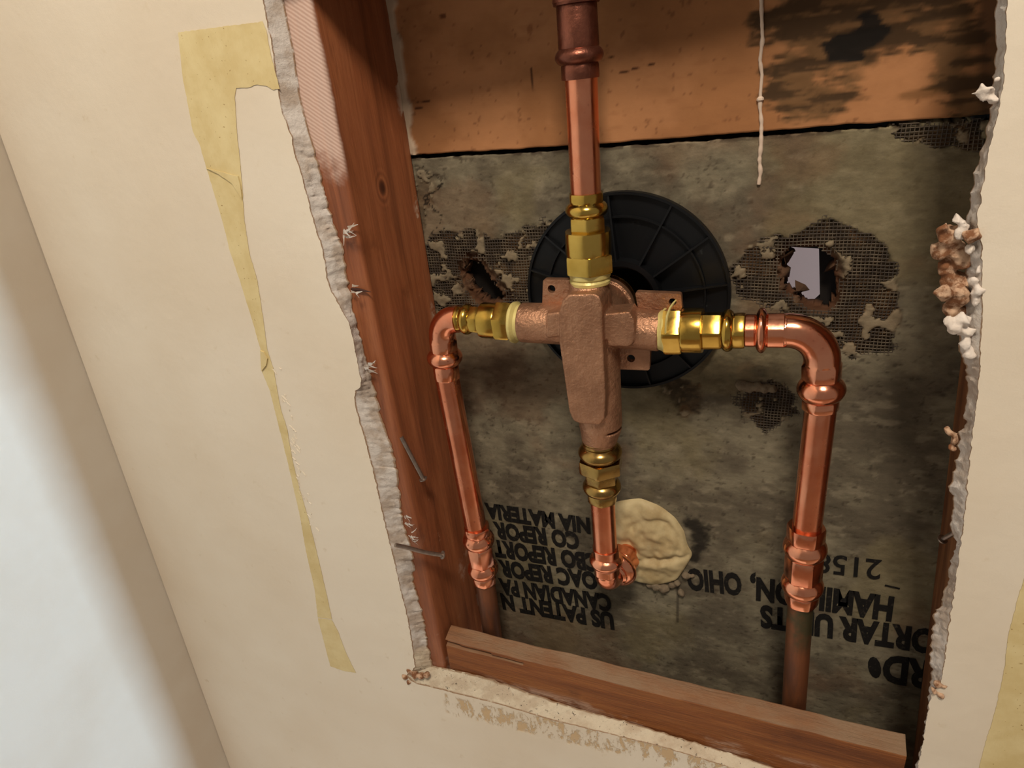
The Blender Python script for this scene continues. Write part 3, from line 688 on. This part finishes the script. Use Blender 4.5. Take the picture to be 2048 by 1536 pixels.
mesh('outer_rim', *ring(Rd - .0022, Rd, YB - .0085, YB - .0045), M['plastic'], pl)
mesh('inner_rim', *ring(Rd * .765, Rd * .765 + .0014, YB - .0085, YB - .0045), M['plastic'], pl)
mesh('hub', *ring(.029, .0335, YB - .016, YB - .0014), M['plastic'], pl)
for a in (97, 62, 36, 8, -20, -48, -75, -104, -135, -165, 165, 142, 121):
    a = math.radians(a); u = Vector((math.cos(a), 0, math.sin(a))); v = Vector((-u.z, 0, u.x)) * .0008; bm = bmesh.new()
    pp = [c0 + u * .0335, c0 + u * (Rd - .002)]; y0, ya, yb = -.0045, -.0145, -.0080; vv = []
    for p, y in ((pp[0], ya), (pp[1], yb)):
        for sgn in (-1, 1):
            for yy in (y0, y): vv.append(bm.verts.new(p + v * sgn + Vector((0, yy, 0))))
    for q in ((0,1,3,2),(4,6,7,5),(0,4,5,1),(2,3,7,6),(1,5,7,3),(0,2,6,4)): bm.faces.new([vv[k] for k in q])
    bmobj('rib', bm, M['plastic'], pl)

# ------------------------------------------------------------------ mixing valve
YP = .046
V = P(1182, 650, YP)
vt = thing('mixing_valve', 'brown cast bronze shower mixing valve with a raised tapering front, middle of the pipework', 'valve', V)
bm = bmesh.new()
def cyl(bm, A, B, r1, r2, seg=48):
    A = Vector(A); B = Vector(B); d = B - A
    bmesh.ops.create_cone(bm, cap_ends=True, segments=seg, radius1=r1, radius2=r2, depth=d.length, matrix=Matrix.Translation((A + B) / 2) @ d.to_track_quat('Z', 'Y').to_matrix().to_4x4())
pa = P(1044, 645, YP); pb = P(1322, 662, YP); pt = P(1177, 560, YP); pbm = P(1198, 885, YP)
cyl(bm, pa, V, .0172, .0175); cyl(bm, V, pb, .0172, .0163); cyl(bm, V, pt, .0165, .0160); cyl(bm, pt + Vector((0, 0, -.009)), pt + Vector((0, 0, -.022)), .0172, .0185)
low = P(1198, 850, YP); cyl(bm, V + Vector((.002, .002, .012)), low + Vector((.0015, .0, 0)), .0205, .0190); cyl(bm, low + Vector((.0015, 0, .0)), pbm, .0190, .0150)
def slab(bm, px, y0, y1, yp):
    q = W2(px, yp); b2 = extrude_poly(q, y0, y1); me = bpy.data.meshes.new('x'); b2.to_mesh(me); b2.free(); bm.from_mesh(me); bpy.data.meshes.remove(me)
slab(bm, [(1118,622),(1124,602),(1136,590),(1188,588),(1199,594),(1204,612),(1206,690),(1211,800),(1209,838),(1199,850),(1160,848),(1146,842),(1138,824),(1126,740),(1117,680)], .0215, .048, .0215)
slab(bm, [(1212,628),(1258,624),(1268,640),(1270,664),(1266,686),(1256,694),(1214,692)], .0278, .050, .0278)
slab(bm, [(1092,628),(1122,624),(1122,672),(1094,676)], .0275, .050, .0275)
cyl(bm, V + Vector((0, .004, 0)), V + Vector((0, .038, .0)), .0255, .0245); cyl(bm, V + Vector((0, .038, 0)), V + Vector((0, .046, 0)), .0275, .0275)
vb = bmobj('valve_body', bm, M['bronze'], vt, 180)
md = vb.modifiers.new('r', 'REMESH'); md.mode = 'VOXEL'; md.voxel_size = .00085; md.use_smooth_shade = True
md = vb.modifiers.new('s', 'SMOOTH'); md.factor = .6; md.iterations = 7
def ear(px, hole, hr, y0, y1):
    h_ = P(*hole, y0); hl = [(h_.x + hr * math.cos(2 * math.pi * k / 20), h_.z + hr * math.sin(2 * math.pi * k / 20)) for k in range(20)]
    q = W2(px, y0)                                                        # rounded corners
    rp = []
    for i in range(len(q)):
        a, b, c = (Vector(q[i - 1]), Vector(q[i]), Vector(q[(i + 1) % len(q)])); d1 = (a - b).normalized() * .0022; d2 = (c - b).normalized() * .0022
        for j in range(5): t_ = j / 4; p = (b + d1) * (1 - t_) ** 2 + b * 2 * t_ * (1 - t_) + (b + d2) * t_ ** 2; rp.append((p.x, p.y))
    o = bmobj('mounting_ear', extrude_poly(rp, y0, y1, [hl]), M['bronze'], vt, 50)
ear([(1086,559),(1150,560),(1150,625),(1084,622)], (1103, 578), .0034, .050, .056)
ear([(1222,672),(1301,678),(1299,741),(1226,738)], (1262, 717), .0034, .050, .056)
ear([(1270,584),(1362,588),(1366,640),(1280,640)], (1345, 604), .0030, .056, .062)
VB = V + Vector((0, .046, 0))
v_, f_ = sweep([VB, VB + Vector((0, .002, 0)), VB + Vector((0, .004, 0)), VB + Vector((0, .0300, 0))], [.0265, .0265, .0235, .0235], seg=64); mesh('bonnet', v_, f_, M['old'], vt)
v_, f_ = sweep([VB + Vector((0, .010, 0)), VB + Vector((0, .0105, 0)), VB + Vector((0, .013, 0)), VB + Vector((0, .0135, 0))], [.0238, .0262, .0262, .0238], seg=64); mesh('bonnet_ring', v_, f_, M['brassdull'], vt)

# ------------------------------------------------------------------ fittings and pipes
R = .0115
def sect(name, label, cat, A, B, parts, rot=0.0, yA=YP, yB=YP, group=None):
    """A, B: frame points of the axis ends; parts: (part name, material key, [(s, radius px, hex)...])"""
    a = P(*A, yA); b = P(*B, yB); th = thing(name, label, cat, a, group)
    for nm, mk, prof in parts:
        pr = []
        for q in prof:
            s, rp = q[0], q[1]; m = mpp(A[0] + (B[0] - A[0]) * s, A[1] + (B[1] - A[1]) * s, yA); pr.append((s, rp * m, q[2] if len(q) > 2 else 0))
        v_, f_ = lathe(a, b, pr, rot=rot, wob=.05 if mk == 'dope' else 0.0); mesh(nm, v_, f_, M[mk], th, 28)
    return th
def sec(s0, s1, r0, h=0, e=.9, r1=None):
    r1 = r1 or r0; d = min(.02, (s1 - s0) * .25); return [(s0, r0 - e, h), (s0 + d, r0, h), (s1 - d, r1, h), (s1, r1 - e, h)]
def bd(s0, s1, r0, r1, n=11): return [(s0 + (s1 - s0) * k / (n - 1), r0 + (r1 - r0) * math.sin(math.pi * k / (n - 1)) ** .75, 0) for k in range(n)]
def threads(s0, s1, r, n=5): return [(s0 + (s1 - s0) * k / (2 * n), r + (1.3 if k % 2 else -.6), 0) for k in range(2 * n + 1)]
# top adapter
L_ = 190.0; s = lambda y: (y - 385) / L_
sect('brass_adapter', 'polished brass press adapter standing upright on top of the bronze valve', 'pipe fitting', (1172, 385), (1180, 575), [
    ('press_sleeve', 'brass', sec(s(385), s(402), 35, .5) + bd(s(403), s(430), 34, 43) + sec(s(431), s(459), 35, .85)),
    ('hex_nut', 'brass', sec(s(458), s(503), 46.5, .25) + sec(s(504), s(540), 46.5, 1.0)),
    ('thread_sealant', 'dope', [(s(538), 38), (s(541), 42), (s(550), 41), (s(553), 38), (s(558), 41), (s(564), 40), (s(568), 36)])], rot=math.radians(12))
# right adapter
L_ = 178.0; s = lambda x: (x - 1312) / L_
sect('brass_adapter', 'polished brass press adapter between the valve\'s right arm and the right copper elbow', 'pipe fitting', (1312, 661), (1490, 661), [
    ('thread_sealant', 'dope', [(s(1305), 34), (s(1312), 38), (s(1320), 39), (s(1326), 41), (s(1331), 45), (s(1335), 43)]),
    ('hex_nut', 'brass', sec(s(1332), s(1367), 46, 1.0) + sec(s(1368), s(1408), 45.5, .2)),
    ('press_sleeve', 'brass', sec(s(1407), s(1445), 36.5, .85) + bd(s(1446), s(1468), 36, 43) + sec(s(1469), s(1490), 36, .6))], rot=math.radians(20))
v_, f_ = sweep([P(1331, 672, .029), P(1332, 650, .026), P(1334, 632, .026), P(1340, 616, .027), P(1347, 606, .026), P(1352, 600, .025)], [.0009, .0009, .0009, .0009, .0008, .0005], seg=10); ra = bpy.data.objects['brass_adapter.001']; mesh('sealing_strand', v_, f_, M['dope'], ra)
# left adapter
L_ = 134.0; s = lambda x: (x - 910) / L_
sect('brass_adapter', 'polished brass press adapter between the valve\'s left arm and the left copper elbow', 'pipe fitting', (910, 637), (1044, 645), [
    ('press_sleeve', 'brass', sec(s(910), s(925), 25.5, .5) + bd(s(926), s(945), 25, 31) + sec(s(946), s(968), 27, .8)),
    ('hex_nut', 'brass', sec(s(967), s(998), 36, .2) + sec(s(999), s(1026), 38.5, 1.0)),
    ('thread_sealant', 'dope', [(s(1024), 34), (s(1028), 41), (s(1033), 42), (s(1038), 36), (s(1048), 36)])], rot=math.radians(8))
# bottom adapter
L_ = 118.0; s = lambda y: (y - 881) / L_
sect('brass_adapter', 'dull brass press adapter with a thin hexagon hanging under the bronze valve', 'pipe fitting', (1199, 881), (1205, 999), [
    ('thread', 'brassdull', threads(s(876), s(902), 34, 4)),
    ('hex_nut', 'brassdull', bd(s(890), s(914), 34, 44) + sec(s(914), s(937), 42, 1.0)),
    ('press_sleeve', 'brassdull', sec(s(936), s(960), 31, .85) + bd(s(960), s(981), 31, 38.5) + sec(s(982), s(999), 29, .5))], rot=math.radians(22))
def pipe(label, A, B, mk, yA=YP, yB=YP, name='copper_pipe', r_=R, ext=0.0):
    a = P(*A, yA); b = P(*B, yB); b = b + (b - a).normalized() * ext
    v_, f_ = sweep([a.lerp(b, k / 12) for k in range(13)], [r_] * 13, seg=56); o = mesh(name, v_, f_, M[mk]); return tag(o, label, 'pipe')
pipe('bright copper pipe coming down from above into the brass adapter on top of the valve', (1162, 150), (1172, 392), 'copper')
pipe('bright copper pipe slanting down from the left elbow, in front of the timber stud', (892, 744), (954, 1066), 'copper')
pipe('bright copper pipe running down from the right elbow to the lower right coupling', (1643, 800), (1612, 1070), 'copper')
pipe('short bright copper pipe under the valve between the dull brass adapter and the bottom elbow', (1204, 985), (1211, 1104), 'copper')
pipe('old tarnished copper pipe going down behind the left end of the timber block', (969, 1152), (984, 1260), 'green', yB=.0475, ext=.10, r_=.0109)
pipe('old tarnished copper pipe with a green stain behind the right half of the block', (1602, 1192), (1588, 1405), 'green', yB=.049, ext=.08, r_=.0109)
pipe('brown old copper pipe at the very top above the dark coupling', (1148, -160), (1152, 4), 'oldbronze', r_=.0160)
# couplings
L_ = 150.0; s = lambda y: (y - 1052) / L_
sect('copper_coupling', 'bright copper press coupling joining new pipe to the old green stained pipe at right', 'pipe fitting', (1613, 1052), (1602, 1202), [
    ('press_coupling', 'copper_fit', sec(s(1052), s(1078), 34.5, .5) + bd(s(1079), s(1107), 34, 41.5) + sec(s(1108), s(1152), 33.5, .7) + bd(s(1153), s(1180), 33, 40) + sec(s(1181), s(1202), 31, .4))], rot=math.radians(5))
L_ = 110.0; s = lambda y: (y - 1052) / L_
sect('copper_coupling', 'bright copper press coupling joining new pipe to the old brown pipe at left', 'pipe fitting', (953, 1052), (970, 1162), [
    ('press_coupling', 'copper_fit', sec(s(1052), s(1066), 26, .5) + bd(s(1067), s(1088), 26, 32) + sec(s(1089), s(1124), 25.5, .7) + bd(s(1125), s(1146), 25, 31) + sec(s(1147), s(1162), 23.5, .4))], rot=math.radians(5))
L_ = 164.0; s = lambda y: (y + 6) / L_
sect('copper_coupling', 'dark brown old copper coupling at the top of the upright pipe', 'pipe fitting', (1152, -6), (1161, 158), [
    ('collar', 'oldbronze', sec(s(-14), s(8), 47) + sec(s(8), s(94), 41)),
    ('press_ring', 'oldbronze', bd(s(94), s(126), 40, 49) + sec(s(127), s(158), 38, .35))])
# elbows
def elbow(name, label, path_pts, sections, th_loc):
    th = thing(name, label, 'pipe fitting', th_loc)
    return th
def arc(c, a, b, n=14):                                                   # quarter turn round corner c, from a towards b (a,b tangent points)
    return [a * (1 - t_) ** 2 + c * 2 * t_ * (1 - t_) + b * t_ ** 2 for t_ in [k / n for k in range(n + 1)]]
def polyarc(c, a, b, n=16):
    # circular quarter arc tangent at a and b where c is the corner
    o_ = a + b - c; u = a - o_; v = b - o_
    return [o_ + u * math.cos(math.pi / 2 * k / n) + v * math.sin(math.pi / 2 * k / n) for k in range(n + 1)]
def run(A, B, items):                                                     # items (s, r, hex)
    return [(A.lerp(B, i[0]), i[1], i[2] if len(i) > 2 else 0) for i in items]
def make_elbow(label, A, C1, B, rb, secA, secB, rot=0.0, rt=.0122):
    """A, B: open ends, C1: corner; rb bend radius; secA/secB: sections between end and bend"""
    dA = (A - C1).normalized(); dB = (B - C1).normalized(); ta = C1 + dA * rb; tb = C1 + dB * rb
    th = thing('copper_elbow', label, 'pipe fitting', C1)
    q = polyarc(C1, ta, tb); v_, f_ = sweep([ta + dA * .002] + q + [tb + dB * .002], [rt] * (len(q) + 2), seg=56); mesh('bend', v_, f_, M['copper_fit'], th, 40)
    for E_, T_, sc_ in ((A, ta, secA), (B, tb, secB)):
        if sc_: v_, f_ = lathe(E_, T_, sc_, rot=rot); mesh('press_socket', v_, f_, M['copper_fit'], th, 28)
    return th
def sock(r=.0134, rc=.0128, rbd=.0172, n0=.24, n1=.52):
    return sec(0, n0, rc, .5, .0004) + [(a, b, 0) for a, b, _ in bd(n0 + .01, n1, rc, rbd)] + sec(n1 + .01, .93, r, .55, .0004) + [(.97, r - .0004, 0), (1.03, .0121, 0)]
cr = P(1646, 661, YP); make_elbow('bright copper press elbow turning down at the right end of the brass fittings', P(1491, 661, YP), cr, P(1641, 817, YP), .0235, sock(), sock(n0=.20, n1=.62), .2, .0128)
cl = P(881, 638, YP); make_elbow('bright copper press elbow turning down at the left, close to the timber stud', P(911, 638, YP), cl, P(894, 755, YP), .0165, None, sock(.0130, .0125, .0168, .32, .66), .1, .0124)
A_ = P(1211, 1094, YP); cb_ = P(1216, 1166, YP); cb_ = Vector((A_.x, YP, cb_.z))
make_elbow('bright copper press elbow under the valve turning back into the putty patch', A_, cb_, cb_ + Vector((.009, .040, .003)), .0125, sock(.0128, .0128, .0165, .28, .66), sock(.0150, .0160, .0212, .40, .90), .1, .0120)
v_, f_ = sweep([cb_ + Vector((.0075, .034, .0025)), cb_ + Vector((.0100, .056, .000))], [.0105, .0105], seg=48); tag(mesh('copper_pipe', v_, f_, M['copper']), 'copper pipe stub behind the bottom elbow going into the putty patch', 'pipe')

# ------------------------------------------------------------------ putty
PO = [(1222,1010),(1234,1002),(1258,998),(1281,995),(1319,1010),(1350,1033),(1369,1061),(1375,1089),(1387,1108),(1376,1128),(1366,1143),(1356,1158),(1331,1166),(1309,1168),(1281,1163),(1262,1155),(1238,1140),(1222,1110),(1214,1060)]
q = np.array(W2(PO, YB)); cen = q.mean(0); vs = []; fs = []; NS = 96; NR_ = 26
pol = []
for i in range(len(q)):
    a, b = q[i], q[(i + 1) % len(q)]
    for k in range(6): pol.append(a + (b - a) * k / 6)
pol = np.array(pol); ker = np.array([1, 2, 3, 2, 1]) / 9.0
pol = sum(np.roll(pol, sft, 0) * w_ for sft, w_ in zip((-2, -1, 0, 1, 2), ker)); NS = len(pol)
for j in range(NR_ + 1):
    s_ = j / NR_
    for i in range(NS):
        p = cen + (pol[i] - cen) * s_; edge = 1 - s_ ** 5
        a = Vector((p[0] * 60, p[1] * 60, 1)); fold = noise.noise(a) * .0045 + noise.noise(a * 2.3) * .0018
        dline = (p[1] - (cen[1] - .014)) - .30 * (p[0] - cen[0]) ; fold -= .004 * math.exp(-(dline / .0035) ** 2)
        dl2 = math.hypot(p[0] - cen[0] - .004, (p[1] - cen[1] - .012)) - .026; fold -= .0022 * math.exp(-(dl2 / .003) ** 2)
        vs.append(Vector((p[0], YB - (.0085 + fold) * edge ** .55 - .0004 + (.0014 if j == NR_ else 0), p[1])))
for j in range(NR_):
    for i in range(NS): i2 = (i + 1) % NS; fs.append((j * NS + i, j * NS + i2, (j + 1) * NS + i2, (j + 1) * NS + i))
bk = len(vs)
for i in range(NS): vs.append(Vector((pol[i][0], YB + .003, pol[i][1])))
for i in range(NS): i2 = (i + 1) % NS; fs.append((NR_ * NS + i, NR_ * NS + i2, bk + i2, bk + i))
fs.append(tuple(bk + i for i in range(NS)))
tag(mesh('putty_patch', vs, fs, M['putty'], None, 180), 'tan lump of putty pressed onto the cement board behind the bottom elbow', 'putty')
t = NT('crumb'); t.set(t.mix(t.noise(120, 4), lin(136, 122, 100), lin(88, 74, 60)), .95, spec=.1); t.bump(t.noise(400, 5), .001, .8); M['crumb'] = t.m
lump('cement_crumbs', [(P(a, b, YB - .001), c * mpp(a, b, YB)) for a, b, c in ((1312,1172,10),(1328,1176,11),(1300,1170,7),(1345,1170,8),(1362,1185,8),(1372,1150,9),(1385,1152,6),(1355,1165,7))], M['crumb'], cb, .0011, .0018)
lump('cement_crumbs', [(P(a, b, YB - .0005), c * mpp(a, b, YB)) for a, b, c in ((1482,770,12),(1498,775,12),(1514,773,12),(1530,776,11),(1545,778,9))], M['crumb'], cb, .0011, .0018)
